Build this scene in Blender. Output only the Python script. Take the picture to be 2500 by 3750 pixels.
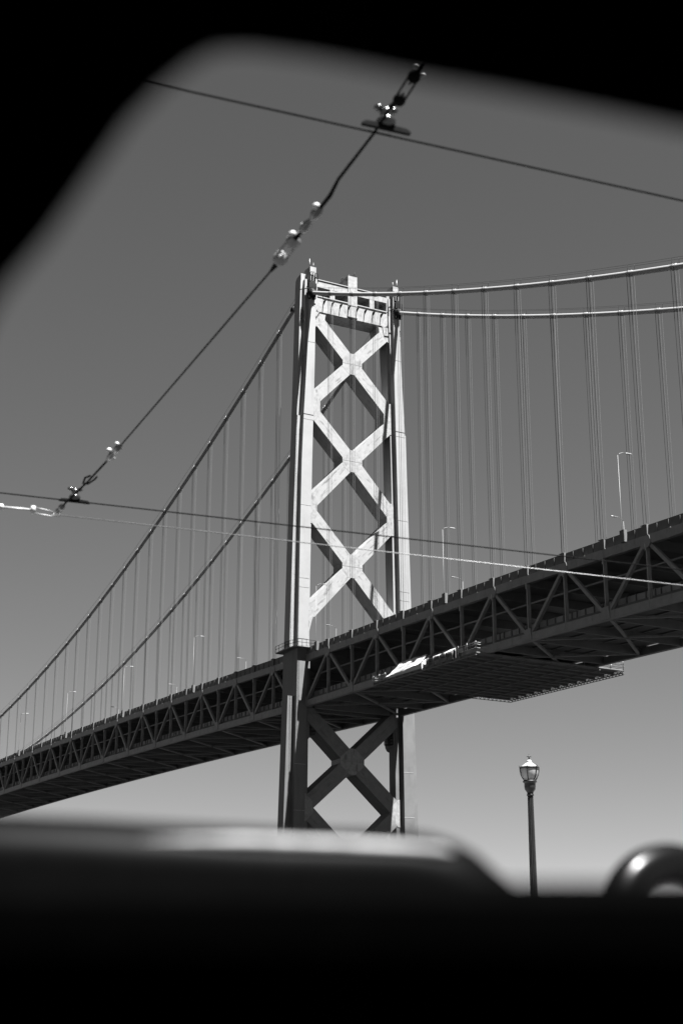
import bpy, math, random
from mathutils import Vector, Matrix
random.seed(7)
V = Vector
scene = bpy.context.scene
for o in list(bpy.data.objects):
    bpy.data.objects.remove(o)
COL = scene.collection

# ------------------------------------------------------------------ camera, sky, sun, exposure
DECK = 66.354                       # height of the parapet top at the tower above street level
EYE = V((252.086, -122.360, 1.20))
yaw, pitch, roll = 2.6623732, 0.3199598, 0.0019995
fwd = V((math.cos(pitch) * math.cos(yaw), math.cos(pitch) * math.sin(yaw), math.sin(pitch)))
rgt0 = V((math.sin(yaw), -math.cos(yaw), 0)); up0 = rgt0.cross(fwd)
rgt = math.cos(roll) * rgt0 + math.sin(roll) * up0
upv = -math.sin(roll) * rgt0 + math.cos(roll) * up0
cam = bpy.data.cameras.new('camera')
cam_ob = bpy.data.objects.new('camera', cam); COL.objects.link(cam_ob)
M = Matrix((rgt, upv, -fwd)).transposed().to_4x4(); M.translation = EYE
cam_ob.matrix_world = M
cam.sensor_fit = 'VERTICAL'; cam.sensor_height = 36.0; cam.sensor_width = 24.0
cam.lens = 5531.99 / 3750 * 36.0
cam.clip_start = 0.05; cam.clip_end = 30000
cam.dof.use_dof = True; cam.dof.focus_distance = 260.0; cam.dof.aperture_fstop = 2.9
cam.dof.aperture_blades = 0
scene.camera = cam_ob

SUN = V((0.40, 0.11, 1.0)).normalized()
world = bpy.data.worlds.new('World'); scene.world = world; world.use_nodes = True
nt = world.node_tree; nt.nodes.clear()
sky = nt.nodes.new('ShaderNodeTexSky'); sky.sky_type = 'NISHITA'; sky.sun_disc = False
sky.sun_elevation = math.asin(SUN.z); sky.sun_rotation = math.atan2(SUN.x, SUN.y)
sky.air_density = 0.15; sky.dust_density = 0.05; sky.ozone_density = 1.0
sep = nt.nodes.new('ShaderNodeSeparateColor')        # black and white film behind a filter
bg = nt.nodes.new('ShaderNodeBackground'); bg.inputs['Strength'].default_value = 0.05
out = nt.nodes.new('ShaderNodeOutputWorld')
nt.links.new(sky.outputs[0], sep.inputs[0]); nt.links.new(sep.outputs[1], bg.inputs[0])
nt.links.new(bg.outputs[0], out.inputs[0])
sl = bpy.data.lights.new('sun', 'SUN'); sl.energy = 5.0; sl.angle = math.radians(0.53)
sl.color = (1, 1, 1)
so = bpy.data.objects.new('sun', sl); COL.objects.link(so)
so.rotation_euler = SUN.to_track_quat('Z', 'Y').to_euler(); so.location = (0, 0, 300)
scene.view_settings.view_transform = 'Standard'; scene.view_settings.look = 'None'
scene.view_settings.gamma = 1.0; scene.view_settings.use_curve_mapping = False
scene.view_settings.exposure = 2.9
scene.render.engine = 'CYCLES'
scene.cycles.caustics_reflective = False; scene.cycles.caustics_refractive = False
scene.cycles.max_bounces = 5; scene.cycles.diffuse_bounces = 3

# ------------------------------------------------------------------ materials (black and white throughout)
def mat(name, base, rough=0.6, metal=0.0, var=0.15, scale=1.0, streak=0.0, sscale=(1, 1, 1), coat=0.0, bump=0.0, spec=0.5):
    m = bpy.data.materials.new(name); m.use_nodes = True
    n = m.node_tree.nodes; l = m.node_tree.links
    b = n['Principled BSDF']; b.inputs['Roughness'].default_value = rough; b.inputs['Metallic'].default_value = metal; b.inputs['Specular IOR Level'].default_value = spec
    b.inputs['Coat Weight'].default_value = coat; b.inputs['Coat Roughness'].default_value = 0.12
    tc = n.new('ShaderNodeTexCoord')
    oi = n.new('ShaderNodeObjectInfo')
    add = n.new('ShaderNodeVectorMath'); add.operation = 'ADD'
    mul = n.new('ShaderNodeMath'); mul.operation = 'MULTIPLY'; mul.inputs[1].default_value = 77.0
    l.new(oi.outputs['Random'], mul.inputs[0]); l.new(tc.outputs['Object'], add.inputs[0]); l.new(mul.outputs[0], add.inputs[1])
    nz = n.new('ShaderNodeTexNoise'); nz.inputs['Scale'].default_value = scale; nz.inputs['Detail'].default_value = 6
    nz.inputs['Roughness'].default_value = 0.65
    l.new(add.outputs[0], nz.inputs['Vector'])
    mr = n.new('ShaderNodeMapRange'); mr.inputs[1].default_value = 0.3; mr.inputs[2].default_value = 0.7
    mr.inputs[3].default_value = 1 - var; mr.inputs[4].default_value = 1 + var * 0.6
    l.new(nz.outputs[0], mr.inputs[0])
    cur = mr.outputs[0]
    if streak > 0:
        mp = n.new('ShaderNodeMapping'); mp.inputs['Scale'].default_value = sscale
        l.new(add.outputs[0], mp.inputs[0])
        n2 = n.new('ShaderNodeTexNoise'); n2.inputs['Scale'].default_value = 1.0; n2.inputs['Detail'].default_value = 4
        l.new(mp.outputs[0], n2.inputs['Vector'])
        r2 = n.new('ShaderNodeMapRange'); r2.inputs[1].default_value = 0.56; r2.inputs[2].default_value = 0.70
        r2.inputs[3].default_value = 1.0; r2.inputs[4].default_value = 1 - streak
        l.new(n2.outputs[0], r2.inputs[0])
        mm = n.new('ShaderNodeMath'); mm.operation = 'MULTIPLY'
        l.new(cur, mm.inputs[0]); l.new(r2.outputs[0], mm.inputs[1]); cur = mm.outputs[0]
    m2 = n.new('ShaderNodeMath'); m2.operation = 'MULTIPLY'; m2.inputs[1].default_value = base
    l.new(cur, m2.inputs[0])
    cc = n.new('ShaderNodeCombineColor')
    for k in range(3): l.new(m2.outputs[0], cc.inputs[k])
    l.new(cc.outputs[0], b.inputs['Base Color'])
    if bump > 0:
        bp = n.new('ShaderNodeBump'); bp.inputs['Strength'].default_value = bump
        l.new(nz.outputs[0], bp.inputs['Height']); l.new(bp.outputs[0], b.inputs['Normal'])
    return m

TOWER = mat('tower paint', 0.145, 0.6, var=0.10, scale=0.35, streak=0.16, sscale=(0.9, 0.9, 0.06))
LOWER = mat('shaded lower leg paint', 0.062, 0.65, var=0.22, scale=0.3, streak=0.3, sscale=(0.9, 0.9, 0.06))  # tower paint darkened to stand in for partial shade below the deck
LOWERB = mat('shaded lower brace paint', 0.09, 0.65, var=0.25, scale=0.8, streak=0.4, sscale=(0.4, 1.6, 2.0))  # brace paint with the under-deck shade put into its colour
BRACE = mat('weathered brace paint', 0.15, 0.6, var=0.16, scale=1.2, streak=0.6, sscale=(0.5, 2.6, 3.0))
GUSSET = mat('weathered gusset paint', 0.145, 0.6, var=0.36, scale=1.6, streak=0.5, sscale=(0.9, 1.5, 0.5))
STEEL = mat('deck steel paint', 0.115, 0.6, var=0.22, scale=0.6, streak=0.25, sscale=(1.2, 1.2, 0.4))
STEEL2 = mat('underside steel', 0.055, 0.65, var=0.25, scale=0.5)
CONC = mat('parapet concrete', 0.055, 0.8, var=0.25, scale=0.7, streak=0.2, sscale=(1.5, 1.5, 0.2))
SLAB = mat('slab concrete', 0.05, 0.85, var=0.25, scale=0.3)
DARK = mat('dark machinery paint', 0.009, 0.7, var=0.3, scale=2, spec=0.1)
CABLE = mat('cable wrapping', 0.135, 0.5, var=0.12, scale=3)
ROPE = mat('wire rope', 0.07, 0.7, var=0.2, scale=5)
ROPE2 = mat('shaded wire rope', 0.010, 0.8, var=0.3, scale=5, spec=0.1)  # dark copy of the wire rope, self-shadow put into the colour
GALV = mat('galvanised steel', 0.11, 0.5, metal=0.5, var=0.2, scale=20)
BLKWIRE = mat('weathered copper wire', 0.0035, 0.8, metal=0.0, var=0.3, scale=9, spec=0.02)
PORC = mat('glazed insulator', 0.012, 0.2, var=0.2, scale=9)
WHITE = mat('white pole paint', 0.22, 0.4, var=0.1, scale=2)
POLE = mat('weathered pole paint', 0.055, 0.5, var=0.1, scale=2)
TARP = mat('white tarpaulin', 0.30, 0.7, var=0.12, scale=1.5, bump=0.4)
PLY = mat('platform planking', 0.10, 0.8, var=0.45, scale=0.9)
IRON = mat('painted cast iron', 0.006, 0.5, var=0.3, scale=8, spec=0.25)
IRON2 = mat('fluted shaft paint', 0.008, 0.6, var=0.4, scale=6, spec=0.15)
ASPH = mat('asphalt', 0.05, 0.9, var=0.3, scale=3, bump=0.2)
PAVE = mat('pavement concrete', 0.15, 0.85, var=0.2, scale=1.2)
WATER = mat('bay water', 0.003, 0.12, var=0.3, scale=0.15, bump=0.5)
LEATH = mat('black leather', 0.0008, 0.45, var=0.3, scale=60, spec=0.022, bump=0.15)
GLINT = mat('painted seat highlight', 0.16, 0.5, var=0.6, scale=25, spec=0.3)  # pale colour standing in for the highlight on the seat edge
TRIM = mat('matte black trim', 0.0006, 0.9, var=0.2, scale=30, spec=0.0)
GLOSS = mat('glossy black paint', 0.002, 0.27, var=0.1, scale=10, spec=0.12)
GLASS = bpy.data.materials.new('frosted lamp glass'); GLASS.use_nodes = True
_b = GLASS.node_tree.nodes['Principled BSDF']
_b.inputs['Base Color'].default_value = (0.62, 0.62, 0.62, 1); _b.inputs['Roughness'].default_value = 0.35
_b.inputs['Transmission Weight'].default_value = 0.75; _b.inputs['IOR'].default_value = 1.15

# ------------------------------------------------------------------ mesh helpers
class MB:
    def __init__(s): s.v = []; s.f = []; s.sm = []
    def add(s, vs, fs, smooth=False):
        o = len(s.v); s.v += [V(x) for x in vs]; s.f += [tuple(i + o for i in f) for f in fs]; s.sm += [smooth] * len(fs)
        return s
    def box(s, x0, x1, y0, y1, z0, z1):
        vs = [(x, y, z) for z in (z0, z1) for x, y in ((x0, y0), (x1, y0), (x1, y1), (x0, y1))]
        return s.add(vs, [(3, 2, 1, 0), (4, 5, 6, 7), (0, 1, 5, 4), (1, 2, 6, 5), (2, 3, 7, 6), (3, 0, 4, 7)])
    def bar(s, p, q, w, h, side=None):
        """box from p to q; w measured along side, h along the third direction"""
        p = V(p); q = V(q); d = (q - p).normalized()
        side = V(side) if side is not None else (V((0, 0, 1)) if abs(d.z) < 0.9 else V((1, 0, 0)))
        a = (side - d * side.dot(d)).normalized(); b = d.cross(a)
        c = [(-1, -1), (1, -1), (1, 1), (-1, 1)]
        vs = [p + a * w / 2 * i + b * h / 2 * j for i, j in c] + [q + a * w / 2 * i + b * h / 2 * j for i, j in c]
        return s.add(vs, [(3, 2, 1, 0), (4, 5, 6, 7), (0, 1, 5, 4), (1, 2, 6, 5), (2, 3, 7, 6), (3, 0, 4, 7)])
    def tube(s, pts, r, n=8, cap=True):
        pts = [V(p) for p in pts]; rs = r if isinstance(r, (list, tuple)) else [r] * len(pts)
        t0 = (pts[1] - pts[0]).normalized()
        a = t0.orthogonal().normalized(); vs = []
        for i, p in enumerate(pts):
            t = (pts[min(i + 1, len(pts) - 1)] - pts[max(i - 1, 0)]).normalized()
            a = (a - t * a.dot(t)).normalized(); b = t.cross(a)
            for k in range(n):
                g = 2 * math.pi * k / n
                vs.append(p + (a * math.cos(g) + b * math.sin(g)) * rs[i])
        fs = [(i * n + k, i * n + (k + 1) % n, (i + 1) * n + (k + 1) % n, (i + 1) * n + k) for i in range(len(pts) - 1) for k in range(n)]
        s.add(vs, fs, True)
        if cap:
            o = len(s.v) - len(vs)
            s.f += [tuple(o + k for k in range(n))[::-1], tuple(o + (len(pts) - 1) * n + k for k in range(n))]; s.sm += [False, False]
        return s
    def lathe(s, prof, c, n=24, axis=V((0, 0, 1))):
        """prof: (radius, height along axis)"""
        axis = V(axis).normalized(); a = axis.orthogonal().normalized(); b = axis.cross(a); c = V(c); vs = []
        for r, h in prof:
            for k in range(n):
                g = 2 * math.pi * k / n
                vs.append(c + axis * h + (a * math.cos(g) + b * math.sin(g)) * r)
        fs = [(i * n + k, i * n + (k + 1) % n, (i + 1) * n + (k + 1) % n, (i + 1) * n + k) for i in range(len(prof) - 1) for k in range(n)]
        return s.add(vs, fs, True)
    def loft(s, secs, smooth=False, caps=True):
        n = len(secs[0]); vs = [p for sec in secs for p in sec]
        fs = [(i * n + k, i * n + (k + 1) % n, (i + 1) * n + (k + 1) % n, (i + 1) * n + k) for i in range(len(secs) - 1) for k in range(n)]
        if caps:
            fs += [tuple(range(n))[::-1], tuple((len(secs) - 1) * n + k for k in range(n))]
        return s.add(vs, fs, smooth)
    def prism(s, pts, off):
        pts = [V(p) for p in pts]; off = V(off)
        return s.loft([pts, [p + off for p in pts]])
    def build(s, name, material, parent=None, **props):
        base = wloc(parent)
        me = bpy.data.meshes.new(name)
        me.from_pydata([tuple(v - base) for v in s.v], [], s.f)
        me.polygons.foreach_set('use_smooth', s.sm); me.update()
        import bmesh
        bm = bmesh.new(); bm.from_mesh(me); bmesh.ops.recalc_face_normals(bm, faces=bm.faces); bm.to_mesh(me); bm.free()
        me.materials.append(material)
        o = bpy.data.objects.new(name, me); COL.objects.link(o)
        if parent is not None: o.parent = parent
        for k, v in props.items(): o[k] = v
        return o

def wloc(o):
    r = V((0, 0, 0))
    while o is not None:
        r = r + V(o.location); o = o.parent
    return r
def thing(name, loc, label, category, group=None):
    o = bpy.data.objects.new(name, None); COL.objects.link(o); o.location = loc; o.empty_display_size = 0.5
    o['label'] = label; o['category'] = category
    if group: o['group'] = group
    return o
def tag(o, label, category, group=None):
    o['label'] = label; o['category'] = category
    if group: o['group'] = group
    return o
def piece(name, mesh_src, parent, loc):
    """another instance of a mesh, loc is a world point of its origin"""
    o = bpy.data.objects.new(name, mesh_src); COL.objects.link(o); o.parent = parent
    o.location = V(loc) - wloc(parent); return o
def beam(name, p, q, w, h, material, parent, side, over=0.0):
    """a box girder as an object turned along its own length (local x), so its grain runs along it"""
    p = V(p); q = V(q); d = (q - p).normalized(); side = V(side)
    a = (side - d * side.dot(d)).normalized(); b = d.cross(a); L = (q - p).length
    m = MB(); m.box(0, L, -w / 2, w / 2, -h / 2, h / 2)
    o = m.build(name, material)
    o.parent = parent
    mt = Matrix((d, a, b)).transposed().to_4x4(); mt.translation = p - wloc(parent); o.matrix_local = mt
    return o
def interp(z, tab):
    tab = sorted(tab)
    if z <= tab[0][0]: return tab[0][1]
    for (a, fa), (b, fb) in zip(tab, tab[1:]):
        if z <= b: return fa + (fb - fa) * (z - a) / (b - a)
    return tab[-1][1]

# ------------------------------------------------------------------ setting: street, pavement, water
def sheet(name, x0, x1, y0, y1, z, m, th=None):
    b = MB()
    if th: b.box(x0, x1, y0, y1, z - th, z)
    else: b.add([(x0, y0, z), (x1, y0, z), (x1, y1, z), (x0, y1, z)], [(0, 1, 2, 3)])
    return b.build(name, m, kind='structure')
sheet('water', -12000, 12000, -12000, 12000, -3.0, WATER)
sheet('road', 224, 300, -900, 700, 0.0, ASPH, 4.0)
sheet('pavement', 196, 224, -900, 700, 0.12, PAVE, 4.2)
for k, xr in enumerate((246.6, 245.2, 239.7, 238.3)):
    sheet('tram_rail', xr - 0.035, xr + 0.035, -400, 300, 0.006, GALV)

# ------------------------------------------------------------------ suspension tower
W = 20.12; HW = W / 2
P = 9.144; X0 = 11.784
def zs(z): return z + DECK
tower = thing('suspension_tower', (0, HW, -3), 'tall pale steel bridge tower with crossed diagonal braces between two stepped legs', 'bridge tower')
T_yo = [(79.5, -1.45), (72, -1.6), (60, -1.78), (50, -1.95), (37, -2.25), (14.5, -2.72), (1, -2.98), (-17, -3.4), (-34, -3.8), (-70, -4.6)]
T_f0 = [(79.5, -.25), (72, -.34), (62, -.68), (60, -.76), (47, -1.38), (37, -1.72), (14.5, -2.0), (1, -2.15), (-17, -2.38), (-34, -2.55), (-70, -3.0)]
T_f1 = [(79.5, 1.1), (72, 1.0), (60, .95), (47, .72), (37, .52), (14.5, .15), (1, .0), (-17, -.25), (-34, -.4), (-70, -.8)]
T_yi = [(79.5, 1.7), (72, 1.7), (60, 1.55), (37, 1.15), (14.5, .95), (1, .85), (-34, .75), (-70, .4)]
T_m0 = [(79.5, -.95), (72, -1.03), (62, -.95), (60.1, -.9), (60, 9), (40, 9)]
T_yoB = [(47, -2.3), (37, -2.48), (14.5, -3.0), (1, -3.25), (-17, -3.65), (-34, -4.05), (-70, -4.9)]
A, B, MID = 3.1, 1.25, 2.2
def section(z, kind):
    yo, f0, f1, yi = (interp(z, t) for t in (T_yo, T_f0, T_f1, T_yi))
    m0, m1 = f0, f1
    b, bb, ab = B, -B, -2.45
    if kind == 'A': m0 = min(f0, interp(z, T_m0)); m1 = min(yi - 0.004, f1 + (f0 - m0))
    if kind == 'B': b, bb, yo = 1.84, -.6, interp(z, T_yoB)
    if kind == 'C': yo = f0 - 0.01; yi = f1 + 0.01; ab = -A
    pts = [(b, yo), (b, m0), (MID, m0), (MID, f0), (A, f0), (A, f1), (MID, f1), (MID, m1), (b, m1), (b, yi)]
    back = {b: bb, MID: -MID, A: ab}
    return pts + [(back[x], y) for x, y in reversed(pts)]
def leg(sgn):
    side = (lambda y: y) if sgn > 0 else (lambda y: W - y)
    m = MB()
    for kind, lv in (('A', (47, 50.5, 59.99, 60.1, 62, 72, 77.0)), ('B', (0, 1, 14.5, 25, 37, 46.99))):
        m.loft([[V((x, side(y), zs(z))) for x, y in section(z, kind)] for z in lv])
    m2 = MB()
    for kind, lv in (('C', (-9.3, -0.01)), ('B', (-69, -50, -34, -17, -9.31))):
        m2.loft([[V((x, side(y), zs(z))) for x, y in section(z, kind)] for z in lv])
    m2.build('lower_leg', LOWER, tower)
    # crown: the back of the top slopes away
    f0, f1, yo, yi = interp(78, T_f0), interp(78, T_f1), -1.45, 1.7
    prof = [(-2.45, 77.0), (A, 77.0), (A, 79.6), (0.6, 79.8), (-2.45, 77.4)]
    m.loft([[V((x, side(y), zs(z))) for x, z in prof] for y in (f0, f1)])
    prof = [(-B, 77.0), (B, 77.0), (B, 78.6), (-B + .4, 78.2), (-B, 77.7)]
    for y0, y1 in ((yo, f0 - .003), (f1 + .003, yi)):
        m.loft([[V((x, side(y), zs(z))) for x, z in prof] for y in (y0, y1)])
    lg = m.build('leg', TOWER, tower)
    # plate joints: thin proud cover strips round the front arm
    for z in (62.8, 47.0, 46.0, 28.1, 13.4, 11.6, 1.6, -22.0, -30.4):
        f0, f1 = interp(z, T_f0), interp(z, T_f1)
        b = MB(); ys = sorted((side(f0 - .02), side(f1 + .02)))
        b.box(A - .3, A + .025, ys[0], ys[1], zs(z - .06), zs(z + .06))
        b.build('plate_joint', DARK if z in (47.0,) else GUSSET, lg)
    return lg
LEGS = [leg(1), leg(-1)]

BX = 1.9                            # half depth of the braces along the bridge
hubs = [60.4, 39.3, 17.4]; nodes = [71.0, 49.75, 28.2, 6.2]
def diag(ya, za, yb, zb, w=2.5, mt_=None):
    beam('diagonal_brace', (0, ya, zs(za)), (0, yb, zs(zb)), w, 2 * BX, mt_ or BRACE, tower, (0, 0, 1))
def gusset(name, poly, hx, m=GUSSET):
    MB().prism([(hx, y, zs(z)) for y, z in poly], (-2 * hx, 0, 0)).build(name, m, tower)
def hub(zc, hw=2.2, hh=2.3, cw=.8, ch=1.0):
    pl = [(-cw, hh), (cw, hh), (hw, ch), (hw, -ch), (cw, -hh), (-cw, -hh), (-hw, -ch), (-hw, ch)]
    gusset('crossing_plate', [(HW + y, zc + z) for y, z in pl], BX + .012)
    b = MB(); b.box(BX + .01, BX + .03, HW - hw + .05, HW + hw - .05, zs(zc - .06), zs(zc + .06)); b.build('plate_joint', STEEL, tower)
for h, (nt_, nb) in zip(hubs, zip(nodes, nodes[1:])):
    for s in (-1, 1):
        yl = lambda y: HW + s * (HW - y)
        d1 = V((0, yl(0.6) - HW, nt_ - .6 - h)).normalized(); d2 = V((0, yl(0.6) - HW, nb + .6 - h)).normalized()
        diag(HW + d1.y * 1.2, h + d1.z * 1.2, yl(0.9), nt_ - .9)
        diag(HW + d2.y * 1.2, h + d2.z * 1.2, yl(0.9), nb + .9)
    hub(h)
for s in (1, -1):
    f = (lambda y: y) if s > 0 else (lambda y: W - y)
    for zn, yi in ((49.75, 2.8), (28.2, 2.3), (6.2, 2.0)):
        yb = interp(zn, T_f1) - 0.2
        lo = -1.4 if zn > 10 else -6.2
        if zn > 10:
            pl = [(yb, 3.6), (yi - .7, 3.5), (yi, 1.4), (yi, lo), (yi - 1.0, -3.2), (yb, -3.2)]
        else:
            pl = [(yb, 3.0), (yi - .8, 3.0), (yi, 1.0), (1.35, -.6), (.85, -2.6), (.72, -5.9), (yb, -5.9)]
        gusset('leg_gusset', [(f(y), zn + z) for y, z in pl], BX + .008)
    pl = [(1.0, 70.25), (3.95, 70.25), (3.7, 68.8), (1.7, 67.0), (1.0, 67.0)]
    gusset('leg_gusset', [(f(y), z) for y, z in pl], BX + .008)
# lower panel, under the deck
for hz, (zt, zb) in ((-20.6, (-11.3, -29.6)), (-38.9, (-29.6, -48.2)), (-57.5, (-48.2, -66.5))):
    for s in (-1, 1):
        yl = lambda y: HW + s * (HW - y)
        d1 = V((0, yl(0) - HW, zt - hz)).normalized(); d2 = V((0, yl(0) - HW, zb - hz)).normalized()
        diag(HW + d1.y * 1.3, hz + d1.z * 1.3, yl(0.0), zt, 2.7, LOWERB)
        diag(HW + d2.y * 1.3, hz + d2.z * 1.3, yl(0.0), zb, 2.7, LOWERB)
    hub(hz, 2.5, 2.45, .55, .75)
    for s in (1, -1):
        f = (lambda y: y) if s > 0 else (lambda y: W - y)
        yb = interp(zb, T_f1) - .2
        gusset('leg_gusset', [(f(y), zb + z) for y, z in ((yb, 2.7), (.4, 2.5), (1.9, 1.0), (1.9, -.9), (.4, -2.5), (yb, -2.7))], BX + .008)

# strut at the top: lower girder, four posts' worth of openings, upper girder, raised middle block
m = MB()
m.box(-BX, BX, 1.0, W - 1.0, zs(70.3), zs(73.95)); m.build('lower_girder', GUSSET, tower)
m = MB()
m.box(-BX, BX, 1.0, 9.0, zs(76.0), zs(77.7)); m.box(-BX, BX, W - 9.0, W - 1.0, zs(76.0), zs(77.7))
m.build('upper_girder', GUSSET, tower)
for y0, y1 in ((4.9, 6.0), (W - 6.0, W - 4.9), (1.0, 2.0), (W - 2.0, W - 1.0)):
    MB().box(-BX + .01, BX - .01, y0, y1, zs(73.95), zs(76.0)).build('girder_post', GUSSET, tower)
MB().box(-BX - .15, BX + .15, 9.0, W - 9.0, zs(70.6), zs(80.2)).build('middle_block', GUSSET, tower)
for y0, y1 in ((2.0, 9.0), (W - 9.0, W - 2.0)):
    MB().box(BX, BX + .14, y0, y1, zs(77.55), zs(77.72)).build('girder_lip', TOWER, tower)
    MB().box(BX, BX + .12, y0, y1, zs(73.8), zs(74.0)).build('girder_lip', TOWER, tower)
m = MB()
for x in (-1.6, -.8, .8, 1.6):
    m.tube([(x, HW + .7 * (1 if x > 0 else -1), zs(80.2)), (x, HW + .7 * (1 if x > 0 else -1), zs(81.3 + .3 * (abs(x) > 1)))], .06, 6)
m.tube([(-1.6, HW - .7, zs(81.1)), (-.8, HW - .7, zs(81.1))], .05, 6); m.tube([(.8, HW + .7, zs(81.1)), (1.6, HW + .7, zs(81.1))], .05, 6)
m.build('block_railing', DARK, tower)
m = MB(); m.lathe([(0, .9), (.22, .85), (.3, .5), (.3, .1), (.2, 0)], (.9, HW - .3, zs(80.2)), 12); m.build('beacon', DARK, tower)
# catwalk round the leg heads and along the lower girder
m = MB()
cw = [(2.6, -2.3, 74.1), (4.1, -1.2, 74.0), (4.1, 2.0, 73.7), (2.95, 2.8, 72.9), (2.95, W - 2.8, 72.9), (4.1, W - 2.0, 73.7), (4.1, W + 1.2, 74.0), (2.6, W + 2.3, 74.1)]
m.tube([(x, y, zs(z)) for x, y, z in cw], .09, 6)
m.build('catwalk_pipe', DARK, tower)
for k in range(8):
    y = 3.4 + k * (W - 6.8) / 7
    MB().prism([(BX, y - .06, zs(73.1)), (2.95, y - .06, zs(72.95)), (2.95, y - .06, zs(72.75)), (BX, y - .06, zs(72.2))], (0, .12, 0)).build('catwalk_bracket', DARK, tower)
for sy in (1, -1):
    f = (lambda y: y) if sy > 0 else (lambda y: W - y)
    for y in (-.9, .5, 1.7):
        MB().bar((A, f(y), zs(73.5)), (4.1, f(y), zs(73.8)), .1, .1).build('catwalk_bracket', DARK, tower)
    # saddle housing: the collar the cable leaves through, hoops and ladder above it
    m = MB()
    m.lathe([(0, .0), (.85, .0), (.95, .25), (.9, .6), (.72, .95), (.55, 1.25), (.42, 1.4), (.38, 1.4)], (A - .1, f(.02), zs(73.72)), 20, V((1, 0, -.45)))
    for ya, yb_, za, zb_, d_ in ((-.85, .85, 74.3, 75.6, .75), (-.75, -.3, 72.2, 74.29, .6), (.3, .8, 72.2, 74.29, .6), (-.5, .6, 75.61, 76.2, .5)):
        m.box(A - .02, A + d_, min(f(ya), f(yb_)), max(f(ya), f(yb_)), zs(za), zs(zb_))
    for k in range(4): m.box(A + .75, A + .82, f(-.7 + .42 * k) - .06, f(-.7 + .42 * k) + .06, zs(74.4), zs(75.5))
    m.build('saddle_collar', DARK, tower)
    m = MB()
    for yy in (-.35, .1, .75):
        pts = [(A + .25, f(yy) , zs(75.9))]
        for g in range(0, 181, 20):
            pts.append((A + .25 + .1 * (yy > .3), f(yy + .28 - .28 * math.cos(math.radians(g))), zs(77.9 + .5 * math.sin(math.radians(g)) - .2 * abs(yy))))
        pts.append((A + .25, f(yy + .56), zs(75.9)))
        m.tube(pts, .065, 5)
    m.build('saddle_hoops', DARK, tower)
    m = MB()
    m.tube([(A - .5, f(-.15), zs(79.6)), (A - .5, f(-.15), zs(81.6))], [.09, .04], 6)
    m.tube([(A - .6, f(.75), zs(79.6)), (A - .6, f(.75), zs(80.9))], .03, 6)
    m.build('lightning_rod', WHITE, tower)
    m = MB(); m.lathe([(0, -.8), (.45, -.65), (.62, 0), (.5, .5), (.34, .9)], (-5.2 if sy > 0 else -4.6, f(0.0), zs(73.5)), 16, V((-.93, 0, -.36)))
    m.build('saddle_cap', DARK, tower)
    m = MB(); m.tube([(-A + .3, f(.1), zs(74.6)), (-5.0, f(0), zs(73.7))], .42, 10); m.build('saddle_sleeve', TOWER, tower)
    # ring-shaped brackets on the leg's side
    m = MB()
    for k in range(3):
        m.tube([(B + .05, f(-1.4), zs(70.5 - k)), (B + .5, f(-1.35), zs(70.2 - k)), (B + .55, f(-1.1), zs(69.8 - k)), (B + .05, f(-1.05), zs(69.5 - k))], .07, 5)
    m.build('rung_bracket', DARK, tower)
    # wind shoe on the leg's inner side under the deck, rounded foot, cage
    yb = interp(-12, T_f1)
    pl = [(yb, -2.2), (1.15, -2.2), (1.15, -16.2), (1.0, -16.9), (.7, -17.4), (.35, -17.6), (yb, -17.6)]
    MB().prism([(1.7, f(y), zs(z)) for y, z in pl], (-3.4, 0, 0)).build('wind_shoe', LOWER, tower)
    c0, c1, zb = (1.3, 2.3, -16.0) if sy > 0 else (1.2, 2.3, -16.6)
    m = MB()
    for x in (.2, 1.7):
        for y in (c0, c1):
            m.tube([(x, f(y), zs(zb)), (x, f(y), zs(zb + 1.7))], .05, 5)
    for z in (zb, zb + .6, zb + 1.15, zb + 1.7):
        m.tube([(.2, f(c0), zs(z)), (.2, f(c1), zs(z)), (1.7, f(c1), zs(z)), (1.7, f(c0), zs(z)), (.2, f(c0), zs(z))], .045, 5)
    m.box(.2, 1.7, min(f(c0), f(c1)), max(f(c0), f(c1)), zs(zb - .1), zs(zb - .02))
    m.build('inspection_cage', DARK, tower)
    # platform round the leg at deck level with its railing
    m = MB()
    m.prism([(-A - .9, f(-3.4), zs(-.25)), (B, f(-3.4), zs(-.25)), (A + 1.0, f(-2.6), zs(-.25)), (A + 1.0, f(1.1), zs(-.25)), (-A - .9, f(1.1), zs(-.25))], (0, 0, .22))
    m.build('platform', STEEL, tower)
    m = MB()
    ring = [(-A - .9, -3.4), (-.9, -3.4), (B, -3.4), (A + 1.0, -2.6), (A + 1.0, -.8), (A + 1.0, 1.1)]
    for h in (.55, 1.15): m.tube([(x, f(y), zs(h)) for x, y in ring], .045, 5)
    for (xa, ya), (xb, yb_) in zip(ring, ring[1:]):
        for t in (0, .5, 1): m.tube([(xa + (xb - xa) * t, f(ya + (yb_ - ya) * t), zs(-.05)), (xa + (xb - xa) * t, f(ya + (yb_ - ya) * t), zs(1.15))], .045, 5)
    m.build('platform_railing', DARK, tower)
# concrete pier of the tower standing in the water
MB().box(-9, 9, -10, W + 10, -4.5, 1.5).build('pier', CONC, tower)

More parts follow.
